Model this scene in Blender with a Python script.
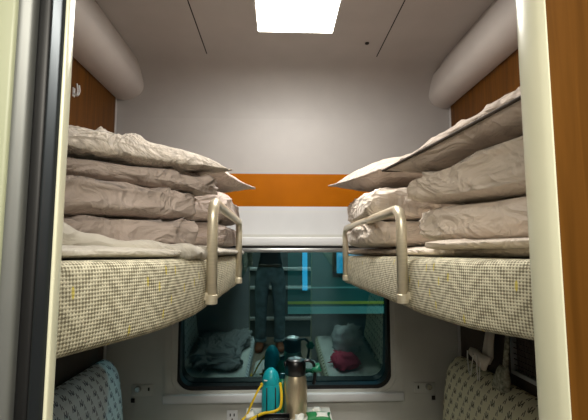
import bpy, bmesh, math, random
from mathutils import Vector, Matrix, noise

# ------------------------------------------------------------------ camera, world, lights, exposure
for o in list(bpy.data.objects):
    bpy.data.objects.remove(o)
S = bpy.context.scene
COL = S.collection
R = math.radians
cam_d = bpy.data.cameras.new('camera')
cam = bpy.data.objects.new('camera', cam_d); COL.objects.link(cam)
cam.location = (0, 0, 1.5)
cam.rotation_euler = (R(90 + 5.8), 0, R(-2.15))
cam_d.sensor_fit = 'HORIZONTAL'; cam_d.sensor_width = 36.0
cam_d.lens = 36.0 * 425 / 588
cam_d.clip_start = 0.02; cam_d.clip_end = 200
S.camera = cam
W = bpy.data.worlds.new('night'); S.world = W; W.use_nodes = True
W.node_tree.nodes['Background'].inputs[0].default_value = (0.010, 0.030, 0.038, 1)
W.node_tree.nodes['Background'].inputs[1].default_value = 0.6
S.view_settings.view_transform = 'Standard'; S.view_settings.look = 'None'
S.view_settings.gamma = 1.0; S.view_settings.exposure = 0.3
S.view_settings.use_curve_mapping = False

def area(name, loc, rot, sx, sy, power, col):
    l = bpy.data.lights.new(name, 'AREA'); l.shape = 'RECTANGLE'; l.size = sx; l.size_y = sy
    l.energy = power; l.color = col
    o = bpy.data.objects.new(name, l); COL.objects.link(o); o.location = loc; o.rotation_euler = rot
    return o
# light of the compartment's ceiling panel, of the corridor's ceiling lamp, of the lamp over the platform outside
area('compartment_lamp_light', (0.075, 1.55, 2.478), (0, 0, 0), 0.32, 0.52, 11.0, (1.0, 0.97, 0.93))
area('corridor_lamp_light', (0.02, -0.28, 2.238), (0, 0, 0), 0.9, 0.16, 32.0, (1.0, 0.94, 0.82))
area('station_lamp_light', (2.2, 3.25, 3.30), (R(35), 0, 0), 2.6, 0.2, 45.0, (0.45, 0.95, 1.0))

# ------------------------------------------------------------------ materials
MATS = {}
def new_mat(name):
    m = bpy.data.materials.new(name); m.use_nodes = True; MATS[name] = m
    return m, m.node_tree.nodes, m.node_tree.links, m.node_tree.nodes['Principled BSDF']
def lin(c):
    return tuple(((v / 255) / 12.92 if v / 255 <= 0.04045 else ((v / 255 + 0.055) / 1.055) ** 2.4) for v in c) + (1,)
def mat(name, rgb, rough=0.6, metal=0.0, var=0.06, nscale=8, bump=0.0, bscale=60, stretch=(1, 1, 1), spec=0.4, bdist=0.004, distort=0.0):
    m, N, L, b = new_mat(name)
    c = lin(rgb)
    b.inputs['Roughness'].default_value = rough; b.inputs['Metallic'].default_value = metal
    b.inputs['Specular IOR Level'].default_value = spec
    tc = N.new('ShaderNodeTexCoord'); mp = N.new('ShaderNodeMapping'); mp.inputs['Scale'].default_value = stretch
    L.new(tc.outputs['Object'], mp.inputs[0])
    n = N.new('ShaderNodeTexNoise'); n.inputs['Scale'].default_value = nscale; n.inputs['Detail'].default_value = 4
    L.new(mp.outputs[0], n.inputs['Vector'])
    rp = N.new('ShaderNodeValToRGB')
    rp.color_ramp.elements[0].position = 0.3; rp.color_ramp.elements[1].position = 0.7
    rp.color_ramp.elements[0].color = tuple(max(0, v * (1 - var * 2)) for v in c[:3]) + (1,)
    rp.color_ramp.elements[1].color = tuple(min(1, v * (1 + var)) for v in c[:3]) + (1,)
    L.new(n.outputs['Fac'], rp.inputs[0]); L.new(rp.outputs[0], b.inputs['Base Color'])
    if bump:
        n2 = N.new('ShaderNodeTexNoise'); n2.inputs['Scale'].default_value = bscale; n2.inputs['Detail'].default_value = 5
        n2.inputs['Distortion'].default_value = distort
        L.new(mp.outputs[0], n2.inputs['Vector'])
        bp = N.new('ShaderNodeBump'); bp.inputs['Strength'].default_value = bump; bp.inputs['Distance'].default_value = bdist
        L.new(n2.outputs['Fac'], bp.inputs['Height']); L.new(bp.outputs[0], b.inputs['Normal'])
    return m
def emit(name, rgb, strength):
    m, N, L, b = new_mat(name)
    b.inputs['Base Color'].default_value = lin(rgb); b.inputs['Emission Color'].default_value = lin(rgb)
    b.inputs['Emission Strength'].default_value = strength
    return m
def wood(name, dark, light, axis='Z', scale=1.0, rough=0.4):
    m, N, L, b = new_mat(name)
    tc = N.new('ShaderNodeTexCoord'); mp = N.new('ShaderNodeMapping')
    s = [22 * scale] * 3; s['XYZ'.index(axis)] = 1.2 * scale
    mp.inputs['Scale'].default_value = s; L.new(tc.outputs['Object'], mp.inputs[0])
    n = N.new('ShaderNodeTexNoise'); n.inputs['Scale'].default_value = 2.2; n.inputs['Detail'].default_value = 6; n.inputs['Distortion'].default_value = 0.8
    L.new(mp.outputs[0], n.inputs['Vector'])
    rp = N.new('ShaderNodeValToRGB'); rp.color_ramp.elements[0].position = 0.3; rp.color_ramp.elements[1].position = 0.72
    rp.color_ramp.elements[0].color = lin(dark); rp.color_ramp.elements[1].color = lin(light)
    L.new(n.outputs['Fac'], rp.inputs[0]); L.new(rp.outputs[0], b.inputs['Base Color'])
    b.inputs['Roughness'].default_value = rough; b.inputs['Specular IOR Level'].default_value = 0.15
    return m
def mth(N, L, op, a, b=None, c=None):
    n = N.new('ShaderNodeMath'); n.operation = op
    for i, v in enumerate((a, b, c)):
        if v is None: continue
        if isinstance(v, (int, float)): n.inputs[i].default_value = v
        else: L.new(v, n.inputs[i])
    return n.outputs[0]
def weave(name, light, dark, yellow):
    # basket weave seen in UV space (metres): small diagonal cells, herringbone bands, sparse yellow dashes
    m, N, L, b = new_mat(name)
    tc = N.new('ShaderNodeTexCoord'); sp = N.new('ShaderNodeSeparateXYZ'); L.new(tc.outputs['UV'], sp.inputs[0])
    u, v = sp.outputs[0], sp.outputs[1]
    k = 2 * math.pi / 0.0085
    a = mth(N, L, 'SINE', mth(N, L, 'MULTIPLY', mth(N, L, 'ADD', u, v), k * 0.7))
    c = mth(N, L, 'SINE', mth(N, L, 'MULTIPLY', mth(N, L, 'SUBTRACT', u, v), k * 0.7))
    zig = mth(N, L, 'SINE', mth(N, L, 'MULTIPLY', mth(N, L, 'ADD', mth(N, L, 'PINGPONG', u, 0.05), v), 2 * math.pi / 0.034))
    w = mth(N, L, 'MULTIPLY_ADD', zig, 0.13, mth(N, L, 'MULTIPLY_ADD', mth(N, L, 'MULTIPLY', a, c), 0.5, 0.5))
    nz = N.new('ShaderNodeTexNoise'); nz.inputs['Scale'].default_value = 30; L.new(tc.outputs['UV'], nz.inputs['Vector'])
    w2 = mth(N, L, 'MULTIPLY_ADD', nz.outputs['Fac'], 0.7, mth(N, L, 'SUBTRACT', w, 0.35))
    rp = N.new('ShaderNodeValToRGB'); rp.color_ramp.elements[0].position = 0.25; rp.color_ramp.elements[1].position = 0.62
    rp.color_ramp.elements[0].color = lin(dark); rp.color_ramp.elements[1].color = lin(light)
    L.new(w2, rp.inputs[0])
    # yellow dashes
    mp = N.new('ShaderNodeMapping'); mp.inputs['Rotation'].default_value = (0, 0, R(-35)); mp.inputs['Scale'].default_value = (34, 10, 1)
    L.new(tc.outputs['UV'], mp.inputs[0])
    vo = N.new('ShaderNodeTexVoronoi'); vo.voronoi_dimensions = '2D'; vo.inputs['Scale'].default_value = 1.0; L.new(mp.outputs[0], vo.inputs['Vector'])
    d = mth(N, L, 'LESS_THAN', vo.outputs['Distance'], 0.10)
    sc = N.new('ShaderNodeSeparateColor'); L.new(vo.outputs['Color'], sc.inputs[0])
    d = mth(N, L, 'MULTIPLY', d, mth(N, L, 'LESS_THAN', sc.outputs[0], 0.45))
    d = mth(N, L, 'MULTIPLY', d, 0.75)
    mx = N.new('ShaderNodeMix'); mx.data_type = 'RGBA'; L.new(d, mx.inputs[0]); L.new(rp.outputs[0], mx.inputs[6]); mx.inputs[7].default_value = lin(yellow)
    L.new(mx.outputs[2], b.inputs['Base Color'])
    b.inputs['Roughness'].default_value = 0.9; b.inputs['Specular IOR Level'].default_value = 0.1
    bp = N.new('ShaderNodeBump'); bp.inputs['Strength'].default_value = 0.6; bp.inputs['Distance'].default_value = 0.002
    L.new(w, bp.inputs['Height']); L.new(bp.outputs[0], b.inputs['Normal'])
    return m
def figured(name, base, mark):
    # upholstery with small woven figures: clusters of short upright strokes on a staggered grid (UV in metres)
    m, N, L, b = new_mat(name)
    tc = N.new('ShaderNodeTexCoord'); sp = N.new('ShaderNodeSeparateXYZ'); L.new(tc.outputs['UV'], sp.inputs[0])
    u, v = sp.outputs[0], sp.outputs[1]
    def cluster(cw, ch, ou, ov, strokes):
        row = mth(N, L, 'FLOOR', mth(N, L, 'DIVIDE', mth(N, L, 'ADD', v, ov), ch))
        uu = mth(N, L, 'ADD', mth(N, L, 'ADD', u, ou), mth(N, L, 'MULTIPLY', mth(N, L, 'MODULO', row, 2.0), cw * 0.5))
        fu = mth(N, L, 'MULTIPLY', mth(N, L, 'FRACT', mth(N, L, 'DIVIDE', uu, cw)), cw)
        fv = mth(N, L, 'MULTIPLY', mth(N, L, 'FRACT', mth(N, L, 'DIVIDE', mth(N, L, 'ADD', v, ov), ch)), ch)
        tot = None
        for (cx, cy, hw, hh, sl) in strokes:
            du = mth(N, L, 'ABSOLUTE', mth(N, L, 'SUBTRACT', mth(N, L, 'SUBTRACT', fu, cx), mth(N, L, 'MULTIPLY', mth(N, L, 'SUBTRACT', fv, cy), sl)))
            dv = mth(N, L, 'ABSOLUTE', mth(N, L, 'SUBTRACT', fv, cy))
            s = mth(N, L, 'MULTIPLY', mth(N, L, 'LESS_THAN', du, hw), mth(N, L, 'LESS_THAN', dv, hh))
            tot = s if tot is None else mth(N, L, 'MAXIMUM', tot, s)
        return tot
    t1 = cluster(0.062, 0.058, 0, 0, [(0.014, 0.030, 0.0028, 0.012, 0.2), (0.022, 0.024, 0.0028, 0.009, -0.5), (0.029, 0.030, 0.003, 0.012, 0.15), (0.036, 0.024, 0.0026, 0.008, 0.6)])
    t2 = cluster(0.062, 0.058, 0.031, 0.022, [(0.012, 0.028, 0.0024, 0.011, 0.25), (0.020, 0.022, 0.0022, 0.007, -0.2)])
    t = mth(N, L, 'MAXIMUM', t1, t2)
    mx = N.new('ShaderNodeMix'); mx.data_type = 'RGBA'; L.new(mth(N, L, 'MULTIPLY', t, 0.85), mx.inputs[0])
    mx.inputs[6].default_value = lin(base); mx.inputs[7].default_value = lin(mark)
    L.new(mx.outputs[2], b.inputs['Base Color'])
    b.inputs['Roughness'].default_value = 0.9; b.inputs['Specular IOR Level'].default_value = 0.1
    return m
def cloth(name, rgb, wr=0.5, fine=0.0):
    # soft bedding: broad creases as bump, faint tone change, optional crinkled print
    m, N, L, b = new_mat(name)
    c = lin(rgb)
    tc = N.new('ShaderNodeTexCoord'); mp = N.new('ShaderNodeMapping'); mp.inputs['Scale'].default_value = (1, 1, 1.6)
    mp.inputs['Rotation'].default_value = (0.5, 0.35, 0.2)
    L.new(tc.outputs['Object'], mp.inputs[0])
    n = N.new('ShaderNodeTexNoise'); n.inputs['Scale'].default_value = 9; n.inputs['Detail'].default_value = 3; n.inputs['Distortion'].default_value = 1.4
    n.inputs['Roughness'].default_value = 0.45
    L.new(mp.outputs[0], n.inputs['Vector'])
    # ridged version gives crease lines
    rd = mth(N, L, 'SUBTRACT', 1.0, mth(N, L, 'MULTIPLY', mth(N, L, 'ABSOLUTE', mth(N, L, 'SUBTRACT', n.outputs['Fac'], 0.5)), 4.0))
    n2 = N.new('ShaderNodeTexNoise'); n2.inputs['Scale'].default_value = 260; n2.inputs['Detail'].default_value = 2; L.new(tc.outputs['Object'], n2.inputs['Vector'])
    h = mth(N, L, 'MULTIPLY_ADD', n2.outputs['Fac'], 0.04, rd)
    if fine:
        n3 = N.new('ShaderNodeTexNoise'); n3.inputs['Scale'].default_value = 55; n3.inputs['Detail'].default_value = 3; n3.inputs['Distortion'].default_value = 0.6
        L.new(tc.outputs['Object'], n3.inputs['Vector'])
        h = mth(N, L, 'MULTIPLY_ADD', n3.outputs['Fac'], fine, h)
    bp = N.new('ShaderNodeBump'); bp.inputs['Strength'].default_value = wr; bp.inputs['Distance'].default_value = 0.022
    L.new(h, bp.inputs['Height']); L.new(bp.outputs[0], b.inputs['Normal'])
    rp = N.new('ShaderNodeValToRGB'); rp.color_ramp.elements[0].position = 0.35; rp.color_ramp.elements[1].position = 0.65
    va = 0.05 if not fine else 0.16
    rp.color_ramp.elements[0].color = tuple(x * (1 - va) for x in c[:3]) + (1,); rp.color_ramp.elements[1].color = tuple(min(1, x * (1 + va)) for x in c[:3]) + (1,)
    L.new(n3.outputs['Fac'] if fine else n.outputs['Fac'], rp.inputs[0]); L.new(rp.outputs[0], b.inputs['Base Color'])
    b.inputs['Roughness'].default_value = 0.85; b.inputs['Specular IOR Level'].default_value = 0.15
    b.inputs['Sheen Weight'].default_value = 0.15
    return m

mat('ceiling_paint', (168, 164, 161), 0.55, var=0.02)
mat('wall_paint', (178, 176, 176), 0.5, var=0.02)
mat('lower_wall', (186, 186, 180), 0.55, var=0.03)
mat('white_panel', (204, 205, 206), 0.4, var=0.02)
mat('orange_laminate', (160, 90, 0), 0.5, var=0.05, spec=0.1)
mat('duct_plastic', (188, 182, 178), 0.5, var=0.02)
wood('wood_panel', (70, 40, 8), (98, 60, 14))
wood('corridor_wood', (78, 48, 12), (100, 64, 22))
mat('dark_gap', (28, 26, 25), 0.8)
mat('cream_metal', (206, 205, 181), 0.28, var=0.02, spec=0.6)
mat('pale_panel', (150, 154, 128), 0.45, var=0.02)
mat('aluminium', (170, 172, 174), 0.3, metal=0.9, var=0.03)
mat('grey_alloy', (118, 120, 118), 0.5, metal=0.6, var=0.03)
mat('dark_alloy', (60, 64, 68), 0.3, metal=0.8, var=0.03)
mat('rubber', (14, 14, 15), 0.5, var=0.1)
mat('rail_metal', (222, 212, 188), 0.36, metal=0.55, var=0.04, nscale=40, stretch=(1, 1, 8))
mat('floor_vinyl', (70, 66, 62), 0.5, var=0.2)
mat('carpet', (158, 140, 124), 0.9, var=0.3, nscale=90)
weave('berth_weave', (220, 214, 190), (134, 128, 108), (214, 196, 84))
figured('figured_blue', (230, 236, 240), (44, 52, 84))
figured('figured_green', (228, 224, 196), (44, 44, 34))
cloth('quilt_cloth', (186, 171, 162), 0.5)
cloth('quilt_cloth_pink', (216, 203, 189), 0.5)
cloth('pillow_cloth', (204, 193, 180), 0.75, fine=0.5)
cloth('pillow_plain', (192, 177, 165), 0.55)
cloth('sheet_cloth', (196, 190, 178), 0.4)
cloth('blanket_grey', (150, 150, 150), 0.5)
mat('trim_grey', (96, 102, 104), 0.6)
mat('trim_dark', (70, 60, 52), 0.8)
mat('steel', (206, 190, 160), 0.33, metal=0.8, var=0.05, nscale=30, stretch=(12, 12, 1))
mat('black_plastic', (8, 8, 9), 0.3, var=0.1, spec=0.6)
mat('teal_plastic', (24, 164, 174), 0.35, var=0.08)
mat('dark_teal', (10, 62, 70), 0.35, var=0.1)
mat('green_plastic', (24, 120, 88), 0.3, var=0.1)
mat('yellow_webbing', (216, 182, 24), 0.7, var=0.08)
mat('paper_white', (222, 222, 214), 0.6, var=0.04)
mat('leaf_green', (34, 132, 72), 0.5, var=0.2)
mat('table_top', (206, 202, 192), 0.35, var=0.03)
mat('chrome', (200, 200, 200), 0.12, metal=1.0)
mat('mask_fabric', (196, 186, 172), 0.85, var=0.05, bump=0.3, bscale=40)
mat('net_grey', (150, 152, 152), 0.5)
mat('pouch_cloth', (160, 158, 138), 0.9, var=0.35, nscale=70)
mat('denim', (122, 142, 156), 0.9, var=0.18, nscale=14, bump=0.5, bscale=25, bdist=0.01)
mat('brown_leather', (136, 72, 34), 0.5, var=0.15)
mat('jacket', (40, 42, 46), 0.85, var=0.1)
mat('skin', (206, 160, 134), 0.55, var=0.04)
mat('hair', (22, 18, 16), 0.6)
mat('pink_cloth', (206, 66, 92), 0.8, var=0.12)
mat('plastic_bag', (214, 216, 214), 0.4, var=0.1, bump=0.6, bscale=14, bdist=0.01)
mat('coach_green', (20, 110, 104), 0.35, var=0.05)
mat('coach_dark', (14, 34, 36), 0.6, var=0.1)
mat('coach_yellow', (230, 206, 70), 0.5)
mat('coach_pale', (150, 200, 190), 0.5)
mat('ballast', (120, 122, 120), 0.95, var=0.35, nscale=20)
mat('ballast_pale', (180, 190, 188), 0.95, var=0.2, nscale=20)
mat('rail_steel', (120, 110, 100), 0.35, metal=0.8)
mat('station_wall', (50, 62, 66), 0.8, var=0.15, nscale=3)
emit('lamp_glow', (255, 250, 236), 9.0)
emit('corridor_glow', (255, 244, 220), 4.0)
emit('coach_window_glow', (50, 180, 225), 0.3)
emit('door_glow', (60, 190, 240), 0.55)
emit('station_tube', (190, 245, 255), 6.0)

def glass_mat():
    m, N, L, b = new_mat('window_glass')
    N.remove(b); out = N['Material Output']
    tr = N.new('ShaderNodeBsdfTransparent'); tr.inputs[0].default_value = (0.50, 0.78, 0.80, 1)
    gl = N.new('ShaderNodeBsdfGlossy'); gl.inputs['Roughness'].default_value = 0.0; gl.inputs['Color'].default_value = (0.52, 0.88, 0.94, 1)
    lw = N.new('ShaderNodeFresnel'); lw.inputs[0].default_value = 1.5
    fac = mth(N, L, 'MULTIPLY_ADD', lw.outputs[0], 1.0, 0.26)
    mx = N.new('ShaderNodeMixShader'); L.new(fac, mx.inputs[0]); L.new(tr.outputs[0], mx.inputs[1]); L.new(gl.outputs[0], mx.inputs[2])
    L.new(mx.outputs[0], out.inputs[0])
glass_mat()

# ------------------------------------------------------------------ helpers
def link(name, me, m=None, parent=None, loc=None):
    o = bpy.data.objects.new(name, me); COL.objects.link(o)
    if m is not None and me is not None:
        me.materials.clear(); me.materials.append(MATS[m])
    if parent is not None: o.parent = parent
    if loc: o.location = loc
    return o
def mesh(name, V, F, m, parent=None, smooth=False, uv=None):
    me = bpy.data.meshes.new(name); me.from_pydata([tuple(v) for v in V], [], F)
    if uv is not None:
        ul = me.uv_layers.new(name='UVMap'); k = 0
        for fu in uv:
            for c in fu: ul.data[k].uv = c; k += 1
    bm = bmesh.new(); bm.from_mesh(me); bmesh.ops.recalc_face_normals(bm, faces=bm.faces); bm.to_mesh(me); bm.free()
    if smooth:
        for p in me.polygons: p.use_smooth = True
    return link(name, me, m, parent)
def empty(name, loc=(0, 0, 0), rz=0):
    o = bpy.data.objects.new(name, None); COL.objects.link(o); o.location = loc; o.rotation_euler.z = rz
    o.empty_display_size = 0.05
    return o
def tag(o, label, cat, group=None):
    o['label'] = label; o['category'] = cat
    if group: o['group'] = group
    return o
def struct(o):
    o['kind'] = 'structure'; return o
def box(name, x0, x1, y0, y1, z0, z1, m, parent=None, bev=0.0, seg=2):
    bm = bmesh.new(); bmesh.ops.create_cube(bm, size=1)
    for v in bm.verts:
        v.co = Vector(((x0 + x1) / 2 + v.co.x * (x1 - x0), (y0 + y1) / 2 + v.co.y * (y1 - y0), (z0 + z1) / 2 + v.co.z * (z1 - z0)))
    if bev: bmesh.ops.bevel(bm, geom=bm.edges[:], offset=bev, segments=seg, affect='EDGES', profile=0.5)
    me = bpy.data.meshes.new(name); bm.to_mesh(me); bm.free()
    if bev:
        for p in me.polygons: p.use_smooth = True
    o = link(name, me, m, parent)
    if bev:
        me.set_sharp_from_angle(angle=R(50))
    return o
def lathe(name, prof, m, parent=None, loc=(0, 0, 0), n=28):
    V, F = [], []
    for r, z in prof:
        for i in range(n):
            a = 2 * math.pi * i / n; V.append((r * math.cos(a), r * math.sin(a), z))
    k = len(prof)
    for j in range(k - 1):
        for i in range(n):
            F.append((j * n + i, j * n + (i + 1) % n, (j + 1) * n + (i + 1) % n, (j + 1) * n + i))
    F.append(tuple(range(n))); F.append(tuple((k - 1) * n + i for i in range(n)))
    o = mesh(name, V, F, m, parent, True); o.data.set_sharp_from_angle(angle=R(40)); o.location = loc
    return o
def smooth_path(pts, per=8, closed=False):
    P = [Vector(p) for p in pts]; out = []
    for i in range(len(P) - 1):
        p0 = P[max(i - 1, 0)]; p1 = P[i]; p2 = P[i + 1]; p3 = P[min(i + 2, len(P) - 1)]
        for k in range(per):
            t = k / per
            out.append(0.5 * ((2 * p1) + (p2 - p0) * t + (2 * p0 - 5 * p1 + 4 * p2 - p3) * t * t + (3 * p1 - p0 - 3 * p2 + p3) * t ** 3))
    out.append(P[-1]); return out
def fillet(pts, r, seg=8):
    P = [Vector(p) for p in pts]; out = [P[0]]
    for i in range(1, len(P) - 1):
        a = (P[i - 1] - P[i]); b = (P[i + 1] - P[i])
        rr = min(r, a.length * 0.49, b.length * 0.49)
        A = P[i] + a.normalized() * rr; B = P[i] + b.normalized() * rr
        for k in range(seg + 1):
            t = k / seg; out.append((1 - t) ** 2 * A + 2 * t * (1 - t) * P[i] + t * t * B)
    out.append(P[-1]); return out
def tube(name, path, rad, m, parent=None, n=10, flat=None, up=Vector((0, 0, 1))):
    # rad: number or function of 0..1; flat=(width, thickness) gives a ribbon section
    P = [Vector(p) for p in path]; V, F = [], []
    k = len(P); prev = None
    for j, p in enumerate(P):
        t = (P[min(j + 1, k - 1)] - P[max(j - 1, 0)]).normalized()
        if prev is None:
            s = t.cross(up)
            if s.length < 1e-3: s = t.cross(Vector((1, 0, 0)))
            s.normalize()
        else:
            s = (prev - t * prev.dot(t)).normalized()
        prev = s; w = t.cross(s)
        r = rad(j / (k - 1)) if callable(rad) else rad
        for i in range(n):
            a = 2 * math.pi * i / n
            if flat: V.append(p + s * flat[0] * math.cos(a) + w * flat[1] * math.sin(a))
            else: V.append(p + s * r * math.cos(a) + w * r * math.sin(a))
    for j in range(k - 1):
        for i in range(n):
            F.append((j * n + i, j * n + (i + 1) % n, (j + 1) * n + (i + 1) % n, (j + 1) * n + i))
    F.append(tuple(range(n))); F.append(tuple((k - 1) * n + i for i in range(n)))
    return mesh(name, V, F, m, parent, True)
def extrude_y(name, prof, y0, y1, m, parent=None, smooth=False):
    # closed outline in x,z swept along y
    n = len(prof); V = [(x, y0, z) for x, z in prof] + [(x, y1, z) for x, z in prof]
    F = [(i, (i + 1) % n, n + (i + 1) % n, n + i) for i in range(n)] + [tuple(range(n)), tuple(range(n, 2 * n))]
    o = mesh(name, V, F, m, parent, smooth)
    if smooth: o.data.set_sharp_from_angle(angle=R(35))
    return o
def extrude_z(name, prof, z0, z1, m, parent=None, smooth=False):
    n = len(prof); V = [(x, y, z0) for x, y in prof] + [(x, y, z1) for x, y in prof]
    F = [(i, (i + 1) % n, n + (i + 1) % n, n + i) for i in range(n)] + [tuple(range(n)), tuple(range(n, 2 * n))]
    o = mesh(name, V, F, m, parent, smooth)
    if smooth: o.data.set_sharp_from_angle(angle=R(35))
    return o
def round_poly(pts, radii, seg=8):
    n = len(pts); out = []
    for i in range(n):
        p = Vector(pts[i]); a = Vector(pts[i - 1]) - p; b = Vector(pts[(i + 1) % n]) - p; r = radii[i]
        if r <= 0: out.append(p); continue
        r = min(r, a.length * 0.49, b.length * 0.49)
        A = p + a.normalized() * r; B = p + b.normalized() * r
        for k in range(seg + 1):
            t = k / seg; out.append((1 - t) ** 2 * A + 2 * t * (1 - t) * p + t * t * B)
    return out
def resample(poly, step):
    out = []; n = len(poly)
    for i in range(n):
        a = poly[i]; b = poly[(i + 1) % n]; L_ = (b - a).length; k = max(1, int(L_ / step))
        for j in range(k): out.append(a.lerp(b, j / k))
    return out
def pad(name, poly, z0, z1, rr, m, parent=None, bulge=0.0, seed=0, taper=0.0):
    # upholstered slab with rounded edges; UV = (way round, height) in metres
    P = resample(poly, 0.03); n = len(P)
    area2 = sum(P[i].x * P[(i + 1) % n].y - P[(i + 1) % n].x * P[i].y for i in range(n))
    sg = 1 if area2 > 0 else -1
    nor = []
    for i in range(n):
        t = (P[(i + 1) % n] - P[i - 1]).normalized(); nor.append(Vector((t.y, -t.x)) * sg)
    lev = []
    for k in range(7):
        a = math.pi / 2 * k / 6; lev.append((rr * (1 - math.sin(a)), z0 + rr * (1 - math.cos(a))))
    for k in range(1, 4):
        lev.append((0, z0 + rr + (z1 - z0 - 2 * rr) * k / 4))
    for k in range(7):
        a = math.pi / 2 * k / 6; lev.append((rr * (1 - math.cos(a)), z1 - rr * (1 - math.sin(a))))
    lev.append((rr + 0.05, z1))
    V, F, UV = [], [], []; arc = [0]
    for i in range(n): arc.append(arc[-1] + (P[(i + 1) % n] - P[i]).length)
    vl = [0]
    for k in range(1, len(lev)): vl.append(vl[-1] + math.hypot(lev[k][0] - lev[k - 1][0], lev[k][1] - lev[k - 1][1]))
    for ins, z in lev:
        for i in range(n):
            f = (z - z0) / (z1 - z0)
            b = bulge * math.sin(math.pi * f) + 0.004 * noise.noise(Vector((P[i].x * 7 + seed, P[i].y * 7, z * 9)))
            p = P[i] + nor[i] * (b - ins - taper * (1 - f)); V.append((p.x, p.y, z + 0.004 * noise.noise(Vector((P[i].x * 5, P[i].y * 5, seed + 3)))))
    for k in range(len(lev) - 1):
        for i in range(n):
            j = (i + 1) % n
            F.append((k * n + i, k * n + j, (k + 1) * n + j, (k + 1) * n + i))
            UV.append(((arc[i], vl[k]), (arc[i + 1], vl[k]), (arc[i + 1], vl[k + 1]), (arc[i], vl[k + 1])))
    F.append(tuple(range(n))); UV.append([(p.x, p.y) for p in P])
    F.append(tuple((len(lev) - 1) * n + i for i in range(n))); UV.append([(p.x, p.y) for p in P])
    return mesh(name, V, F, m, parent, True, UV)
def spow(v, e): return math.copysign(abs(v) ** e, v)
def bil(Q, s, t):
    s = (s + 1) / 2; t = (t + 1) / 2
    return Q[0] * (1 - s) * (1 - t) + Q[1] * s * (1 - t) + Q[2] * s * t + Q[3] * (1 - s) * t
def crease(p, seed, amp):
    q = Vector((p.x * 5 + seed, p.y * 5 - seed, p.z * 8))
    w = noise.noise(q * 1.7) * 0.6
    q2 = Vector((p.x * 12 - p.z * 12 + seed + w, p.y * 12 + p.z * 10 + w, p.z * 5 + seed))
    q3 = Vector((p.x * 9 + p.z * 16 - seed, p.y * 8 - p.z * 14 + w, seed * 1.7 + p.z * 6))
    r2 = 1 - min(1, abs(noise.noise(q2)) * 3.4); r3 = 1 - min(1, abs(noise.noise(q3)) * 4.2)
    gate = min(1, max(0, 0.5 + 1.6 * noise.noise(q * 0.9 + Vector((7, 3, 1)))))
    return amp * (noise.noise(q) * 0.9 + 1.3 * r2 * r2 * (0.1 + gate) + 0.9 * r3 * r3 * r3 * (0.15 + gate) - 0.5)
def slab(name, quad, zb, zt, m, parent=None, e1=0.5, e2=0.28, wr=0.008, seed=1, nu=200, nv=56, sag=0.0):
    # folded soft bedding: superquadric mapped onto a floor-plan quad with its own heights at each corner
    Q = [Vector((q[0], q[1], 0)) for q in quad]
    ZB = zb if isinstance(zb, (list, tuple)) else [zb] * 4; ZT = zt if isinstance(zt, (list, tuple)) else [zt] * 4
    V, F = [], []
    for j in range(nv + 1):
        ph = -math.pi / 2 + math.pi * j / nv
        cz = spow(math.sin(ph), e1); cr = spow(math.cos(ph), e1)
        for i in range(nu):
            th = 2 * math.pi * i / nu
            s = cr * spow(math.cos(th), e2); t = cr * spow(math.sin(th), e2)
            p = bil(Q, s, t)
            b = bil([Vector((z, 0, 0)) for z in ZB], s, t).x; tt = bil([Vector((z, 0, 0)) for z in ZT], s, t).x
            p.z = b + (tt - b) * (cz + 1) / 2
            c = bil(Q, 0, 0); out = Vector((p.x - c.x, p.y - c.y, 0)).normalized() * cr + Vector((0, 0, cz * 0.6))
            d = crease(p, seed, wr * 1.9) * min(1, max(0, (cz + 0.95) * 2)) * (0.35 if cz > 0.9 else 1)
            p = p + out * d
            if sag: p.z -= sag * (abs(s) ** 3)
            V.append(p)
    for j in range(nv):
        for i in range(nu):
            F.append((j * nu + i, j * nu + (i + 1) % nu, (j + 1) * nu + (i + 1) % nu, (j + 1) * nu + i))
    return mesh(name, V, F, m, parent, True)
def pillow(name, quad, th, m, parent=None, flange=0.045, wr=0.006, seed=2, n=44, under=0.55, pinch=0.10, ex=2.6):
    # quad of (x,y,z) corners; puffed cushion with a flat flange and pointed corners
    Q = [Vector(q) for q in quad]; V, F = [], []
    nn = n + 1
    zax = (Q[1] - Q[0]).cross(Q[3] - Q[0]).normalized()
    if zax.z < 0: zax = -zax
    for side in (1, -1):
        for j in range(nn):
            for i in range(nn):
                s = -1 + 2 * i / n; t = -1 + 2 * j / n
                ss = s * (1 - pinch * (1 - t * t) * 0); tt = t
                # edges bow inwards a little between the corners
                p = bil(Q, s * (1 - pinch * (1 - abs(t) ** 2) * abs(s) ** 3), t * (1 - pinch * (1 - abs(s) ** 2) * abs(t) ** 3))
                fs = min(1, abs(s) / (1 - flange)); ft = min(1, abs(t) / (1 - flange))
                h = ((1 - fs ** ex) * (1 - ft ** ex)) ** 0.5
                hh = th * h * (1 if side > 0 else under) + 0.0035
                d = crease(p, seed + side, wr) * (0.35 + 0.65 * h)
                V.append(p + zax * (side * hh + d))
    N1 = nn * nn
    for j in range(n):
        for i in range(n):
            a = j * nn + i
            F.append((a, a + 1, a + nn + 1, a + nn)); F.append((N1 + a, N1 + a + nn, N1 + a + nn + 1, N1 + a + 1))
    rim = [i for i in range(nn)] + [j * nn + n for j in range(1, nn)] + [n * nn + i for i in range(n - 1, -1, -1)] + [j * nn for j in range(n - 1, 0, -1)]
    for k in range(len(rim)):
        a, b = rim[k], rim[(k + 1) % len(rim)]; F.append((a, b, N1 + b, N1 + a))
    return mesh(name, V, F, m, parent, True)

# ------------------------------------------------------------------ the room (metres; camera stands in the corridor at x=0, y=0)
XL, XR, YF, YN, ZC = -0.888, 0.965, 2.30, 0.55, 2.50
struct(box('floor', XL - 0.05, XR + 0.05, -0.80, YF, -0.06, 0.0, 'carpet'))
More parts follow.
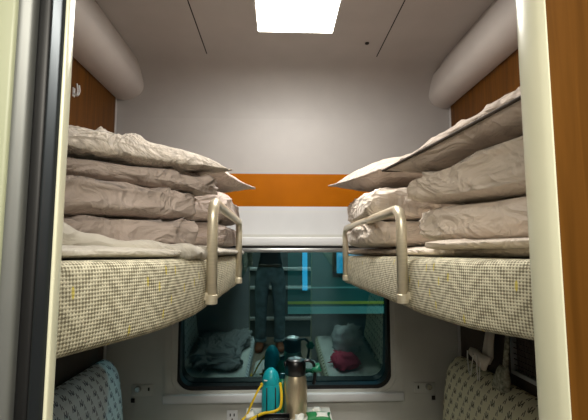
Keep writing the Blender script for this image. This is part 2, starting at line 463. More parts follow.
# ceiling with its cove into the window wall
cv = [(2.06 + 0.24 * math.sin(a), ZC - 0.26 * (1 - math.cos(a))) for a in [math.pi / 2 * k / 12 for k in range(13)]]
pr = [(YN, ZC)] + cv
V = [(XL, y, z) for y, z in pr] + [(XR, y, z) for y, z in pr] + [(XL, YN, ZC + 0.08), (XL, YF + 0.04, ZC + 0.08), (XL, YF + 0.04, 2.24), (XR, YN, ZC + 0.08), (XR, YF + 0.04, ZC + 0.08), (XR, YF + 0.04, 2.24)]
n = len(pr)
F = [(i, i + 1, n + i + 1, n + i) for i in range(n - 1)]
b0 = 2 * n
F += [(b0, b0 + 1, b0 + 4, b0 + 3), (b0 + 1, b0 + 2, b0 + 5, b0 + 4), (n - 1, 2 * n - 1, b0 + 5, b0 + 2), (0, n, b0 + 3, b0),
      tuple(range(n)) + (b0 + 2, b0 + 1, b0), tuple(range(n, 2 * n)) + (b0 + 5, b0 + 4, b0 + 3)]
ceil = struct(mesh('ceiling', V, F, 'ceiling_paint', None, True)); ceil.data.set_sharp_from_angle(angle=R(40))
for x in (-0.362, 0.50):
    box('seam', x - 0.0022, x + 0.0022, 0.62, 2.065, ZC - 0.0015, ZC + 0.004, 'dark_gap', ceil)
lathe('screw_cover', [(0.001, -0.006), (0.009, -0.005), (0.011, 0.002)], 'dark_gap', ceil, (0.422, 1.927, ZC), 14)
# window wall, built round the opening
WX0, WX1, WZ0, WZ1 = -0.52, 0.60, 0.790, 1.53
wf = struct(empty('wall_far', (0, 0, 0)))
box('upper_panel', XL, XR, YF, YF + 0.05, 1.932, 2.2405, 'ceiling_paint', wf)
box('accent_band', XL, XR, YF - 0.002, YF + 0.05, 1.752, 1.932, 'orange_laminate', wf)
box('band_joint', XL, XR, YF - 0.003, YF + 0.05, 1.747, 1.752, 'white_panel', wf)
box('blind_panel', XL, XR, YF - 0.004, YF + 0.05, 1.590, 1.747, 'white_panel', wf)
box('side_panel', XL, WX0, YF, YF + 0.05, 0.0, 1.59, 'lower_wall', wf)
box('side_panel', WX1, XR, YF, YF + 0.05, 0.0, 1.59, 'lower_wall', wf)
box('lower_panel', WX0, WX1, YF, YF + 0.05, 0.0, WZ0, 'lower_wall', wf)
# side walls: wood above the berth, dark laminate in the lower berth's niche
for nm, x, s in (('wall_left', XL, -1), ('wall_right', XR, 1)):
    w = struct(box(nm, min(x, x + s * 0.05), max(x, x + s * 0.05), YN, YF + 0.05, 0, ZC + 0.08, 'lower_wall'))
    box('wood_panel', min(x, x - s * 0.006), max(x, x - s * 0.006), YN + 0.03, YF - 0.035, 1.50, 2.42, 'wood_panel', w)
    box('niche_panel', min(x, x - s * 0.006), max(x, x - s * 0.006), YN + 0.03, YF - 0.05, 0.40, 1.36, 'trim_dark', w)
    box('corner_strip', min(x, x - s * 0.004), max(x, x - s * 0.004), YF - 0.032, YF - 0.004, 0.0, 2.42, 'wall_paint', w)
# quarter-round air ducts where ceiling meets side walls
def duct(nm, xw, xi, ztop, zb, s):
    w = abs(xi - xw); pts = [(xw, ZC - 0.001), (xi + s * 0.02, ZC - 0.001), (xi + s * 0.02, ztop), (xi, ztop)]
    zs = zb + (ztop - zb) * 0.50
    for k in range(13):
        a = math.pi / 2 * k / 12
        pts.append((xi + s * w * 0.80 * (1 - math.cos(a)), zs - (zs - zb) * math.sin(a)))
    pts.append((xw, zb + 0.008))
    return struct(extrude_y(nm, pts, YN + 0.002, YF - 0.001, 'duct_plastic', None, True))
duct('trim_1', XL + 0.001, -0.727, 2.494, 2.332, -1)
duct('trim_2', XR - 0.001, 0.836, 2.462, 2.310, 1)
# front wall of the compartment with the doorway, corridor shell
DL, DR, DZ = -0.2703, 0.3217, 2.06
wn = struct(empty('wall_front', (0, 0, 0)))
box('inner_panel', XL, DL - 0.008, 0.541, YN, 0, ZC + 0.08, 'wall_paint', wn)
box('inner_panel', DR + 0.010, XR, 0.532, YN, 0, ZC + 0.08, 'wall_paint', wn)
box('lintel', DL - 0.02, DR + 0.03, 0.50, YN, DZ + 0.02, ZC + 0.08, 'wall_paint', wn)
box('corridor_panel', DR + 0.006, 1.30, 0.486, 0.53, 0, 2.3, 'corridor_wood', wn)
box('corridor_panel', -1.30, -0.42, 0.49, 0.53, 0, 2.3, 'pale_panel', wn)
struct(box('trim_3', DL, DR, 0.49, 0.545, DZ, DZ + 0.06, 'cream_metal', None, 0.006))
# right-hand door post: a cream column with a softly bowed inner face
pts = [(DR + 0.008, 0.4855)] + [(DR + 0.006 - 0.0065 * math.sin(math.pi * k / 10) ** 0.6, 0.4855 + 0.0595 * k / 10) for k in range(11)] + [(DR + 0.008, 0.545)]
struct(extrude_z('trim_4', pts, 0, 2.3, 'cream_metal', None, True))
# left side: edge of the open sliding door with its seals
dr = struct(empty('door_1', (0, 0, 0)))
box('casing', -0.42, -0.3215, 0.505, 0.535, 0, 2.3, 'pale_panel', dr, 0.004)
pts = round_poly([(-0.3245, 0.535), (-0.3245, 0.507), (-0.3050, 0.514), (-0.3050, 0.535)], [0, 0.010, 0.006, 0], 6)
extrude_z('channel', pts, 0, 2.3, 'grey_alloy', dr, True)
box('rubber_seal', -0.305, -0.289, 0.522, 0.54, 0, 2.3, 'rubber', dr, 0.004)
pts = round_poly([(-0.2890, 0.54), (-0.2890, 0.520), (-0.2745, 0.527), (-0.2745, 0.54)], [0, 0.005, 0.005, 0], 6)
extrude_z('stile', pts, 0, 2.3, 'dark_alloy', dr, True)
box('door_edge', -0.2745, -0.2695, 0.528, 0.545, 0, 2.3, 'cream_metal', dr, 0.002)
struct(box('wall_corridor', -1.30, 1.30, -0.86, -0.80, 0, 2.3, 'trim_grey'))
for z in (0.22, 0.62, 0.86):
    struct(box('trim_%d' % (5 + int(z * 10) // 2), -1.30, 1.30, -0.80, -0.775, z, z + 0.045, 'white_panel', None, 0.005))
struct(box('ceiling_corridor', -1.30, 1.30, -0.86, 0.53, 2.30, 2.36, 'ceiling_paint'))
for nm, a, b_ in (('wall_corridor_left', -1.36, -1.30), ('wall_corridor_right', 1.30, 1.36)):
    struct(box(nm, a, b_, -0.86, 0.53, 0, 2.36, 'pale_panel'))

# ------------------------------------------------------------------ window
win = struct(empty('window_1', (0.04, YF, 0.79)))
def ring(name, o_rect, i_rect, ro, ri, y0, y1, m, parent, top_round=True, tilt=0.0):
    def rr(rect, r):
        x0, x1, z0, z1 = rect
        pts = [Vector((x0, z0)), Vector((x1, z0)), Vector((x1, z1)), Vector((x0, z1))]
        out = []
        for i in range(4):
            p = pts[i]; a = (pts[i - 1] - p).normalized(); b = (pts[(i + 1) % 4] - p).normalized()
            c = p + (a + b) * r
            A = p + a * r - c; B = p + b * r - c
            for k in range(11):
                t = math.pi / 2 * k / 10; out.append(c + A * math.cos(t) + B * math.sin(t))
        return out
    A = rr(o_rect, ro); B = rr(i_rect, ri); n = len(A); V = []
    px, _, pz = parent.location
    for L_, y in ((A, y0), (B, y0), (B, y1), (A, y1)):
        for p in L_: V.append((p.x - px, y - YF + tilt * (p.y - 1.15), p.y - pz))
    F = []
    for s in range(4):
        for i in range(n):
            F.append((s * n + i, s * n + (i + 1) % n, ((s + 1) % 4) * n + (i + 1) % n, ((s + 1) % 4) * n + i))
    o = mesh(name, V, F, m, parent, True); o.data.set_sharp_from_angle(angle=R(40)); return o
TILT = -math.tan(R(3.8))
ring('outer_frame', (-0.585, 0.660, 0.735, 1.60), (-0.548, 0.622, 0.778, 1.56), 0.015, 0.085, YF - 0.010, YF + 0.03, 'lower_wall', win)
ring('inner_frame', (-0.550, 0.624, 0.776, 1.562), (-0.528, 0.603, 0.792, 1.545), 0.085, 0.085, YF - 0.004, YF + 0.03, 'lower_wall', win)
ring('gasket', (-0.534, 0.608, 0.788, 1.548), (-0.508, 0.584, 0.812, 1.525), 0.085, 0.070, YF + 0.002, YF + 0.060, 'rubber', win)
gp = mesh('pane', [(-0.52 - 0.04, 0.045 + TILT * (0.79 - 1.15), 0.0), (0.60 - 0.04, 0.045 + TILT * (0.79 - 1.15), 0.0), (0.60 - 0.04, 0.045 + TILT * (1.55 - 1.15), 0.76), (-0.52 - 0.04, 0.045 + TILT * (1.55 - 1.15), 0.76)], [(0, 1, 2, 3)], 'window_glass', win)
# bright ledge below the pane
lg = box('sill', -0.585 - 0.04, 0.660 - 0.04, -0.030, -0.004, -0.055, -0.012, 'white_panel', win, 0.006)
# roller-blind housing and bar above the pane
bl = tag(empty('roller_blind', (0.04, YF - 0.004, 1.50)), 'silver blind housing with two slim bars across the window top', 'blind')
box('housing', -0.56, 0.60, -0.030, 0.0, 0.038, 0.085, 'white_panel', bl, 0.006)
box('gap', -0.56, 0.60, -0.022, 0.0, 0.028, 0.038, 'dark_gap', bl)
box('bottom_bar', -0.55, 0.59, -0.026, 0.0, 0.004, 0.027, 'aluminium', bl, 0.004)

# ------------------------------------------------------------------ lamps
cl = tag(empty('ceiling_light', (0.075, 1.55, ZC)), 'bright square white light panel set in the compartment ceiling', 'light')
box('diffuser', -0.168, 0.168, -0.28, 0.28, -0.008, 0.004, 'lamp_glow', cl, 0.004)
box('frame', -0.180, -0.168, -0.292, 0.292, -0.006, 0.004, 'ceiling_paint', cl)
box('frame', 0.168, 0.180, -0.292, 0.292, -0.006, 0.004, 'ceiling_paint', cl)
box('frame', -0.168, 0.168, 0.28, 0.292, -0.006, 0.004, 'ceiling_paint', cl)
box('frame', -0.168, 0.168, -0.292, -0.28, -0.006, 0.004, 'ceiling_paint', cl)
c2 = tag(empty('corridor_light', (0.02, -0.28, 2.30)), 'long warm ceiling light in the corridor outside the door', 'light')
box('diffuser', -0.46, 0.46, -0.09, 0.09, -0.055, -0.02, 'corridor_glow', c2, 0.01)
box('base', -0.48, 0.48, -0.105, 0.105, -0.02, 0.0, 'white_panel', c2)

# ------------------------------------------------------------------ upper berths
LB = round_poly([(XL + 0.008, 0.565), (-0.345, 0.565), (-0.198, 0.93), (-0.190, YF - 0.012), (XL + 0.008, YF - 0.012)], [0.02, 0.03, 0.20, 0.06, 0.02])
RB = round_poly([(XR - 0.008, 0.565), (0.560, 0.565), (0.362, 0.865), (0.345, YF - 0.012), (XR - 0.008, YF - 0.012)], [0.02, 0.03, 0.16, 0.06, 0.02])
def berth(label, poly, seed):
    c = empty('upper_berth', (0, 0, 1.355)); tag(c, label, 'berth', 'upper berths')
    p = pad('berth_pad', poly, 1.346, 1.488, 0.018, 'berth_weave', c, 0.006, seed); p.location.z = -1.355
    sh = [Vector((q.x, q.y)) for q in poly]; cx = sum(q.x for q in sh) / len(sh); cy = sum(q.y for q in sh) / len(sh)
    inner = [Vector((cx + (q.x - cx) * 0.72, cy + (q.y - cy) * 0.90)) for q in sh]
    b = pad('base_panel', inner, 1.335, 1.348, 0.005, 'trim_dark', c); b.location.z = -1.355
    return c
bl_l = berth('left upper berth padded in grey woven fabric with a chamfered end', LB, 1)
bl_r = berth('right upper berth padded in grey woven fabric with a chamfered end', RB, 9)
def guard(label, x, y0, y1, zt, s, berth_x):
    g = empty('guard_rail', (x, y0, 1.375)); tag(g, label, 'rail', 'berth guard rails')
    path = fillet([(0, 0, 0), (0, 0, zt - 1.375), (0, y1 - y0, zt - 1.375), (0, y1 - y0, 0.01)], 0.055, 10)
    tube('bent_tube', path, 0.0145, 'rail_metal', g, 14)
    for yy in (0, y1 - y0):
        f = lathe('foot', [(0.012, -0.010), (0.0165, -0.008), (0.0165, 0.014), (0.0145, 0.016)], 'rail_metal', g, (0, yy, 0), 16)
        box('bracket', min(0, s * 0.02), max(0, s * 0.02), yy - 0.012, yy + 0.012, 0.002, 0.022, 'rail_metal', g)
guard('champagne metal guard rail on the left upper berth', -0.176, 1.150, 1.93, 1.640, -1, 0)
guard('champagne metal guard rail on the right upper berth', 0.337, 1.150, 2.12, 1.622, 1, 0)

# ------------------------------------------------------------------ bedding
# left berth, near pile
s1 = tag(empty('bed_sheet', (0, 0, 0)), 'pale crumpled sheet rolled along the front of the left upper berth', 'sheet')
slab('spread', [(-0.84, 0.62), (-0.36, 0.64), (-0.20, 1.00), (-0.84, 1.18)], 1.486, 1.516, 'sheet_cloth', s1, 0.6, 0.2, 0.003, 11)
tube('rolled_edge', smooth_path([(-0.60, 0.70, 1.535), (-0.47, 0.745, 1.535), (-0.415, 0.79, 1.530), (-0.36, 0.845, 1.515), (-0.28, 0.92, 1.508), (-0.215, 1.02, 1.503), (-0.205, 1.16, 1.500)]),
     lambda t: 0.032 - 0.014 * min(1, max(0, (t - 0.30) / 0.25)) + 0.003 * math.sin(t * 40), 'sheet_cloth', s1, 14)
QL = [(-0.470, 0.775), (-0.180, 1.075), (-0.420, 1.44), (-0.84, 1.10)]
tag(slab('folded_quilt', QL, 1.508, [1.577, 1.585, 1.585, 1.577], 'quilt_cloth', None, 0.41, 0.25, 0.006, 21), 'lowest mauve folded quilt in the near pile on the left berth', 'quilt', 'folded quilts')
tag(slab('folded_quilt', [(-0.480, 0.765), (-0.178, 1.070), (-0.42, 1.45), (-0.84, 1.10)], [1.572, 1.580, 1.580, 1.572], [1.656, 1.660, 1.66, 1.66], 'quilt_cloth', None, 0.44, 0.25, 0.008, 33), 'thick middle mauve quilt in the near pile on the left berth', 'quilt', 'folded quilts')
tag(slab('folded_quilt', [(-0.480, 0.770), (-0.148, 1.11), (-0.42, 1.47), (-0.84, 1.10)], [1.654, 1.648, 1.655, 1.654], [1.704, 1.706, 1.71, 1.71], 'quilt_cloth', None, 0.52, 0.25, 0.008, 45), 'topmost mauve folded quilt under the wrinkled pillow on the left berth', 'quilt', 'folded quilts')
tag(pillow('pillow', [(-0.500, 0.745, 1.712), (-0.120, 1.10, 1.718), (-0.44, 1.50, 1.74), (-0.86, 1.08, 1.74)], 0.052, 'pillow_cloth', None, 0.03, 0.012, 5, under=0.15, pinch=0.04, ex=5.0), 'large wrinkled beige pillow topping the near pile on the left berth', 'pillow', 'pillows')
# left berth, far pile
QF = [(-0.78, 1.62), (-0.195, 1.60), (-0.190, 2.10), (-0.78, 2.14)]
s2 = tag(slab('bed_sheet', [(-0.84, 1.25), (-0.178, 1.25), (-0.176, 2.26), (-0.84, 2.26)], 1.486, 1.524, 'sheet_cloth', None, 0.6, 0.12, 0.004, 52), 'pale sheet edge beneath the far quilts on the left berth', 'sheet')
tag(slab('folded_quilt', QF, 1.520, 1.625, 'quilt_cloth', None, 0.41, 0.2, 0.006, 61), 'lower quilt behind the left guard rail by the window', 'quilt', 'folded quilts')
tag(slab('folded_quilt', [(-0.78, 1.60), (-0.185, 1.58), (-0.182, 2.10), (-0.78, 2.12)], 1.622, 1.745, 'quilt_cloth', None, 0.41, 0.2, 0.008, 66), 'upper quilt behind the left guard rail by the window', 'quilt', 'folded quilts')
tag(pillow('pillow', [(-0.72, 1.62, 1.80), (-0.215, 1.58, 1.815), (-0.105, 1.94, 1.797), (-0.70, 2.14, 1.79)], 0.060, 'pillow_plain', None, 0.07, 0.004, 7, under=0.6, pinch=0.06), 'pointed mauve pillow on the far pile of the left berth', 'pillow', 'pillows')
# right berth, near pile
tag(slab('bed_sheet', [(0.520, 0.66), (0.93, 0.66), (0.93, 2.22), (0.335, 2.22)], 1.486, 1.524, 'quilt_cloth_pink', None, 0.6, 0.10, 0.004, 72, sag=0.0), 'pinkish mattress cover spread along the right upper berth', 'sheet')
tag(slab('bed_sheet', [(0.530, 0.67), (0.93, 0.67), (0.90, 1.25), (0.362, 1.10)], 1.505, 1.535, 'quilt_cloth_pink', None, 0.6, 0.15, 0.006, 75), 'rumpled folded sheet under the near quilts on the right berth', 'sheet')
QR = [(0.600, 0.740), (0.93, 0.80), (0.88, 1.40), (0.385, 1.235)]
tag(slab('folded_quilt', QR, [1.522, 1.522, 1.522, 1.526], [1.632, 1.64, 1.64, 1.634], 'quilt_cloth_pink', None, 0.46, 0.22, 0.007, 81), 'lower rolled beige quilt in the near pile on the right berth', 'quilt', 'folded quilts')
tag(slab('folded_quilt', [(0.605, 0.735), (0.93, 0.80), (0.88, 1.40), (0.365, 1.225)], [1.628, 1.635, 1.635, 1.638], [1.802, 1.80, 1.755, 1.706], 'quilt_cloth_pink', None, 0.49, 0.22, 0.008, 88), 'upper rolled beige quilt in the near pile on the right berth', 'quilt', 'folded quilts')
pw = tag(pillow('pillow', [(0.560, 0.70, 1.850), (0.95, 0.85, 1.872), (0.90, 1.48, 1.80), (0.318, 1.255, 1.752)], 0.034, 'pillow_plain', None, 0.03, 0.012, 15, under=1.15, pinch=0.03, ex=4.5), 'slanting pillow with dark edge atop the near pile on the right berth', 'pillow', 'pillows')
PQ = [Vector(q) for q in [(0.560, 0.70, 1.850), (0.95, 0.85, 1.872), (0.90, 1.48, 1.80), (0.318, 1.255, 1.752)]]
pipe = [bil(PQ, -(1 - 0.03 * (1 - t * t)), t) + Vector((-0.002, 0, -0.004)) for t in [-1 + 2 * k / 24 for k in range(25)]] + [bil(PQ, t, 1 - 0.03 * (1 - t * t)) + Vector((0, 0.002, -0.004)) for t in [-0.95 + 2 * k / 24 for k in range(12)]]
tube('piping', pipe, 0.0042, 'trim_dark', pw, 6)
# right berth, far pile
tag(slab('folded_quilt', [(0.325, 1.50), (0.86, 1.50), (0.86, 2.10), (0.318, 2.02)], 1.522, 1.622, 'quilt_cloth_pink', None, 0.44, 0.2, 0.005, 91), 'lower beige quilt behind the right guard rail by the window', 'quilt', 'folded quilts')
tag(slab('folded_quilt', [(0.325, 1.48), (0.86, 1.50), (0.86, 2.10), (0.318, 2.02)], 1.620, [1.742, 1.75, 1.75, 1.752], 'quilt_cloth_pink', None, 0.41, 0.2, 0.006, 95), 'upper beige quilt behind the right guard rail by the window', 'quilt', 'folded quilts')
tag(pillow('pillow', [(0.36, 1.50, 1.80), (0.86, 1.50, 1.82), (0.84, 2.14, 1.82), (0.235, 1.97, 1.815)], 0.075, 'pillow_plain', None, 0.06, 0.004, 19, under=0.55, pinch=0.05), 'plump beige pillow on the far pile of the right berth', 'pillow', 'pillows')

# ------------------------------------------------------------------ lower berths: seats and backrests
def backrest(label, xw, s, mt):
    b = empty('seat_backrest', (xw - s * 0.01, 0.62, 0.46)); tag(b, label, 'backrest', 'lower berth backrests')
    # profile across (offset from wall, z): leaning pad with a rounded top
    prof = []
    pts = [(0.012, 0.50), (0.150, 0.50), (0.145, 0.60), (0.130, 0.78), (0.112, 0.895), (0.090, 0.945), (0.060, 0.972), (0.030, 0.980), (0.012, 0.970)]
    pts = smooth_path([(p[0], p[1], 0) for p in pts], 4)
    y0, y1 = 0.66, 2.235; ny = 34
    V, F, UV = [], [], []; m_ = len(pts); arc = [0]
    for k in range(1, m_): arc.append(arc[-1] + (pts[k] - pts[k - 1]).length)
    cxp, czp = 0.06, 0.74
    for j in range(ny + 1):
        y = y0 + (y1 - y0) * j / ny
        d = min(y - y0, y1 - y); rr = 0.05
        k_in = 0 if d >= rr else 1 - math.sqrt(max(0, 1 - (1 - d / rr) ** 2))
        for p in pts:
            px = p.x - (p.x - 0.012) * 0.40 * k_in; pz = p.y - (p.y - 0.50) * 0.10 * k_in
            V.append((-s * px + s * 0.01, y - 0.62, pz - 0.46))
    for j in range(ny):
        for k in range(m_ - 1):
            a = j * m_ + k; F.append((a, a + 1, a + m_ + 1, a + m_))
            ya, yb = y0 + (y1 - y0) * j / ny, y0 + (y1 - y0) * (j + 1) / ny
            UV.append(((ya, arc[k]), (ya, arc[k + 1]), (yb, arc[k + 1]), (yb, arc[k])))
    for st in (0, ny):
        F.append(tuple(st * m_ + k for k in range(m_))); UV.append([(p.x, p.y) for p in pts])
    mesh('pad', V, F, mt, b, True, UV)
    return b
backrest('blue-grey padded backrest with dark woven figures below the left berth', XL, -1, 'figured_blue')
backrest('olive-grey padded backrest with dark woven figures below the right berth', XR, 1, 'figured_green')
for lab, x0, x1 in (('lower seat bench along the left wall', XL + 0.018, -0.22), ('lower seat bench along the right wall', 0.36, XR - 0.018)):
    t = empty('lower_berth', ((x0 + x1) / 2, 1.4, 0)); tag(t, lab, 'berth', 'lower berths')
    q = pad('seat_pad', round_poly([(x0, 0.58), (x1, 0.58), (x1, 2.27), (x0, 2.27)], [0.03] * 4), 0.34, 0.47, 0.03, 'figured_blue' if x0 < 0 else 'figured_green', t); q.location = (-(x0 + x1) / 2, -1.4, 0)
    box('base', x0 + 0.03 - (x0 + x1) / 2, x1 - 0.03 - (x0 + x1) / 2, -0.80, 0.85, 0.0, 0.345, 'lower_wall', t)
tag(slab('bed_sheet', [(-0.74, 0.62), (-0.235, 0.62), (-0.235, 2.22), (-0.74, 2.22)], 0.472, 0.492, 'paper_white', None, 0.5, 0.1, 0.003, 141, 80, 16), 'white sheet added on the left lower berth to bounce light', 'sheet')  # white sheet added to bounce lamp light up under the upper berth
tag(slab('bed_sheet', [(0.375, 0.62), (0.80, 0.62), (0.80, 2.22), (0.375, 2.22)], 0.472, 0.492, 'paper_white', None, 0.5, 0.1, 0.003, 145, 80, 16), 'white sheet added on the right lower berth to bounce light', 'sheet')  # second sheet added for bounced light, right side
tag(slab('blanket', [(-0.66, 0.72), (-0.27, 0.70), (-0.26, 1.45), (-0.66, 1.50)], 0.494, [0.62, 0.60, 0.56, 0.60], 'blanket_grey', None, 0.7, 0.4, 0.03, 112), 'grey bunched blanket lying on the left lower berth', 'blanket')
bg = tag(slab('plastic_bag', [(0.46, 1.00), (0.70, 1.00), (0.70, 1.22), (0.46, 1.22)], 0.494, 0.72, 'plastic_bag', None, 0.9, 0.7, 0.02, 121, 48, 24), 'white plastic bag on the right lower berth mirrored in the glass', 'bag')
tag(slab('folded_garment', [(0.42, 1.28), (0.66, 1.28), (0.66, 1.50), (0.42, 1.50)], 0.494, 0.60, 'pink_cloth', None, 0.8, 0.6, 0.02, 125, 48, 24), 'pink garment on the right lower berth mirrored in the glass', 'clothing')

# ------------------------------------------------------------------ table and what stands on it
TZ = 0.715
tb = tag(empty('window_table', (0.055, 2.27, 0)), 'small pale fixed table below the window', 'table')
pts = round_poly([(-0.21, -0.005), (0.21, -0.005), (0.20, -0.48), (-0.20, -0.48)], [0.005, 0.005, 0.09, 0.09], 8)
extrude_z('table_top', pts, TZ - 0.025, TZ, 'table_top', tb, True)
box('wall_bracket', -0.16, 0.16, -0.10, 0.02, TZ - 0.09, TZ - 0.025, 'aluminium', tb, 0.005)
tube('leg', [(0, -0.36, 0.0), (0, -0.36, TZ - 0.025)], 0.022, 'aluminium', tb, 14)
# thermos jug
tj = tag(empty('thermos_jug', (0.088, 2.160, TZ)), 'brushed steel thermos jug with black lid and handle', 'thermos')
lathe('body', [(0.052, 0), (0.057, 0.004), (0.0575, 0.02), (0.0575, 0.135), (0.056, 0.165), (0.050, 0.190), (0.047, 0.200)], 'steel', tj)
lathe('lid', [(0.048, 0.198), (0.051, 0.202), (0.0515, 0.245), (0.049, 0.262), (0.044, 0.270), (0.030, 0.273), (0.001, 0.274)], 'black_plastic', tj)
lathe('lid_ring', [(0.040, 0.2705), (0.036, 0.277), (0.030, 0.2745)], 'aluminium', tj)
box('spout', -0.058, -0.036, -0.016, 0.016, 0.238, 0.262, 'black_plastic', tj, 0.006)
tube('handle', smooth_path([(0.040, 0, 0.262), (0.070, 0, 0.266), (0.092, 0, 0.245), (0.096, 0, 0.205), (0.092, 0, 0.165), (0.088, 0, 0.150)], 8), 0.0, 'black_plastic', tj, 12, flat=(0.012, 0.008))
tj.scale = (1, 1, 0.97)
slab('handle_charm', [(0.086, -0.012), (0.128, -0.012), (0.128, 0.014), (0.086, 0.014)], 0.205, 0.252, 'green_plastic', tj, 0.8, 0.6, 0.006, 44, 30, 14)
# teal water bottle with a yellow shoulder strap
tw = tag(empty('water_bottle', (-0.032, 2.165, TZ)), 'teal water bottle in a strapped sleeve beside the thermos', 'bottle')
lathe('sleeve', [(0.036, 0), (0.041, 0.006), (0.042, 0.02), (0.042, 0.130), (0.040, 0.140)], 'teal_plastic', tw)
lathe('bottle_cap', [(0.039, 0.138), (0.040, 0.150), (0.038, 0.170), (0.031, 0.190), (0.020, 0.204), (0.010, 0.212), (0.001, 0.214)], 'teal_plastic', tw)
for a in (-2.0, -1.05):
    x, y = 0.0425 * math.cos(a), 0.0425 * math.sin(a)
    tube('sleeve_band', [(x, y, 0.004), (x, y, 0.134)], 0, 'black_plastic', tw, 8, flat=(0.006, 0.003))
lathe('logo_patch', [(0.001, -0.002), (0.010, -0.001), (0.010, 0.001)], 'paper_white', tw, (-0.022, -0.030, 0.165), 12)
for x in (-0.040, 0.042):
    lathe('strap_clip', [(0.004, -0.008), (0.008, -0.006), (0.008, 0.008), (0.004, 0.010)], 'yellow_webbing', tw, (x, -0.010, 0.138), 10)
tube('strap', smooth_path([(-0.042, -0.012, 0.140), (-0.060, -0.030, 0.115), (-0.085, -0.050, 0.065), (-0.105, -0.060, 0.022), (-0.120, -0.075, 0.012), (-0.118, -0.100, 0.010)], 8), 0, 'yellow_webbing', tw, 8, flat=(0.0065, 0.0025))
tube('strap', smooth_path([(0.044, -0.014, 0.136), (0.048, -0.030, 0.090), (0.042, -0.044, 0.048), (0.010, -0.055, 0.034), (-0.030, -0.060, 0.030), (-0.070, -0.075, 0.018), (-0.100, -0.105, 0.010)], 8), 0, 'yellow_webbing', tw, 8, flat=(0.0065, 0.0025))
tw.scale = (1.08, 1.08, 1.05)
# dark green bottle between the two
gb = tag(empty('green_bottle', (0.026, 2.215, TZ)), 'slim dark green bottle between teal bottle and thermos', 'bottle')
lathe('body', [(0.024, 0), (0.027, 0.005), (0.027, 0.12), (0.022, 0.145), (0.013, 0.160)], 'green_plastic', gb)
lathe('cap', [(0.014, 0.160), (0.014, 0.182), (0.001, 0.184)], 'dark_teal', gb)
# black tray with items, paper and snack packets
tr = tag(empty('black_tray', (-0.020, 2.075, TZ)), 'low black tray in front of the teal bottle', 'tray')
pts = round_poly([(-0.075, -0.040), (0.080, -0.040), (0.080, 0.030), (-0.075, 0.030)], [0.015] * 4, 5)
extrude_z('tray_base', pts, 0.0, 0.006, 'black_plastic', tr, True)
for a, b_, c, d in ((-0.075, 0.080, -0.040, -0.035), (-0.075, 0.080, 0.025, 0.030), (-0.075, -0.070, -0.035, 0.025), (0.075, 0.080, -0.035, 0.025)):
    box('tray_rim', a, b_, c, d, 0.004, 0.030, 'black_plastic', tr, 0.002)
def crumple(name, label, c, sx, sy, sz, mt, seed, cat):
    o = slab(name, [(c[0] - sx, c[1] - sy), (c[0] + sx, c[1] - sy), (c[0] + sx, c[1] + sy), (c[0] - sx, c[1] + sy)], TZ + 0.001, TZ + sz, mt, None, 0.8, 0.5, 0.010, seed, 40, 16)
    return tag(o, label, cat)
crumple('paper_napkin', 'crumpled white napkin at the left end of the table', (-0.128, 2.120), 0.030, 0.05, 0.040, 'paper_white', 201, 'napkin')
crumple('paper_napkin', 'folded white paper right of the thermos base', (0.190, 2.135), 0.035, 0.03, 0.045, 'paper_white', 205, 'napkin')
sp_ = tag(empty('snack_packet', (0.190, 2.060, TZ)), 'green and white snack packet at the right end of the table', 'packet')
pk = pillow('pouch', [(-0.055, -0.030, 0.020), (0.060, -0.035, 0.020), (0.060, 0.030, 0.034), (-0.055, 0.032, 0.034)], 0.014, 'leaf_green', sp_, 0.06, 0.003, 207, 20)
pillow('label_panel', [(-0.010, -0.022, 0.034), (0.045, -0.024, 0.034), (0.045, 0.010, 0.042), (-0.010, 0.010, 0.042)], 0.004, 'paper_white', sp_, 0.06, 0.001, 208, 8)
sp2 = tag(pillow('wrapper', [(0.078, 2.040, TZ + 0.012), (0.123, 2.035, TZ + 0.014), (0.128, 2.085, TZ + 0.026), (0.083, 2.090, TZ + 0.026)], 0.008, 'paper_white', None, 0.06, 0.006, 209, 16), 'small white wrapper in front of the thermos', 'packet')

# ------------------------------------------------------------------ fittings on the window wall and side walls
def plate(label, x, z, s):
    p = tag(empty('switch_plate', (x, YF, z)), label, 'switch', 'wall switch plates')
    box('plate', -0.055, 0.055, -0.006, 0.0, -0.030, 0.026, 'lower_wall', p, 0.002)
    kn = lathe('knob', [(0.017, 0.0), (0.016, 0.010), (0.013, 0.016), (0.001, 0.018)], 'chrome', p, (s * 0.020, -0.006, 0.006), 18); kn.rotation_euler.x = R(90)
    box('socket', s * 0.045 - 0.010, s * 0.045 + 0.010, -0.009, -0.005, -0.062, -0.040, 'dark_gap', p, 0.002)
    box('latch', -s * 0.034 - 0.004, -s * 0.034 + 0.004, -0.009, -0.005, -0.004, 0.012, 'dark_gap', p)
plate('small plate with chrome knob on the wall left of the window', -0.695, 0.800, -1)
plate('small plate with chrome knob on the wall right of the window', 0.775, 0.795, 1)
so = tag(empty('power_socket', (-0.232, YF, 0.660)), 'white power socket on the wall under the window', 'socket')
box('face_plate', -0.028, 0.028, -0.008, 0.0, -0.035, 0.035, 'white_panel', so, 0.003)
for x, z in ((-0.010, 0.012), (0.010, 0.012), (0.0, -0.012)):
    box('slot', x - 0.003, x + 0.003, -0.010, -0.006, z - 0.007, z + 0.007, 'dark_gap', so)
hk = tag(empty('wall_hook', (XL + 0.006, 1.800, 2.195)), 'small white double hook on the left wood panel', 'hook')
box('back_plate', 0.0, 0.006, -0.014, 0.014, -0.030, 0.014, 'white_panel', hk, 0.002)
hk.scale = (0.8, 0.7, 0.9)
for y in (-0.009, 0.009):
    tube('prong', smooth_path([(0.004, y, -0.018), (0.022, y, -0.020), (0.028, y * 1.5, 0.0), (0.024, y * 1.7, 0.030)], 5), 0.0045, 'white_panel', hk, 8)
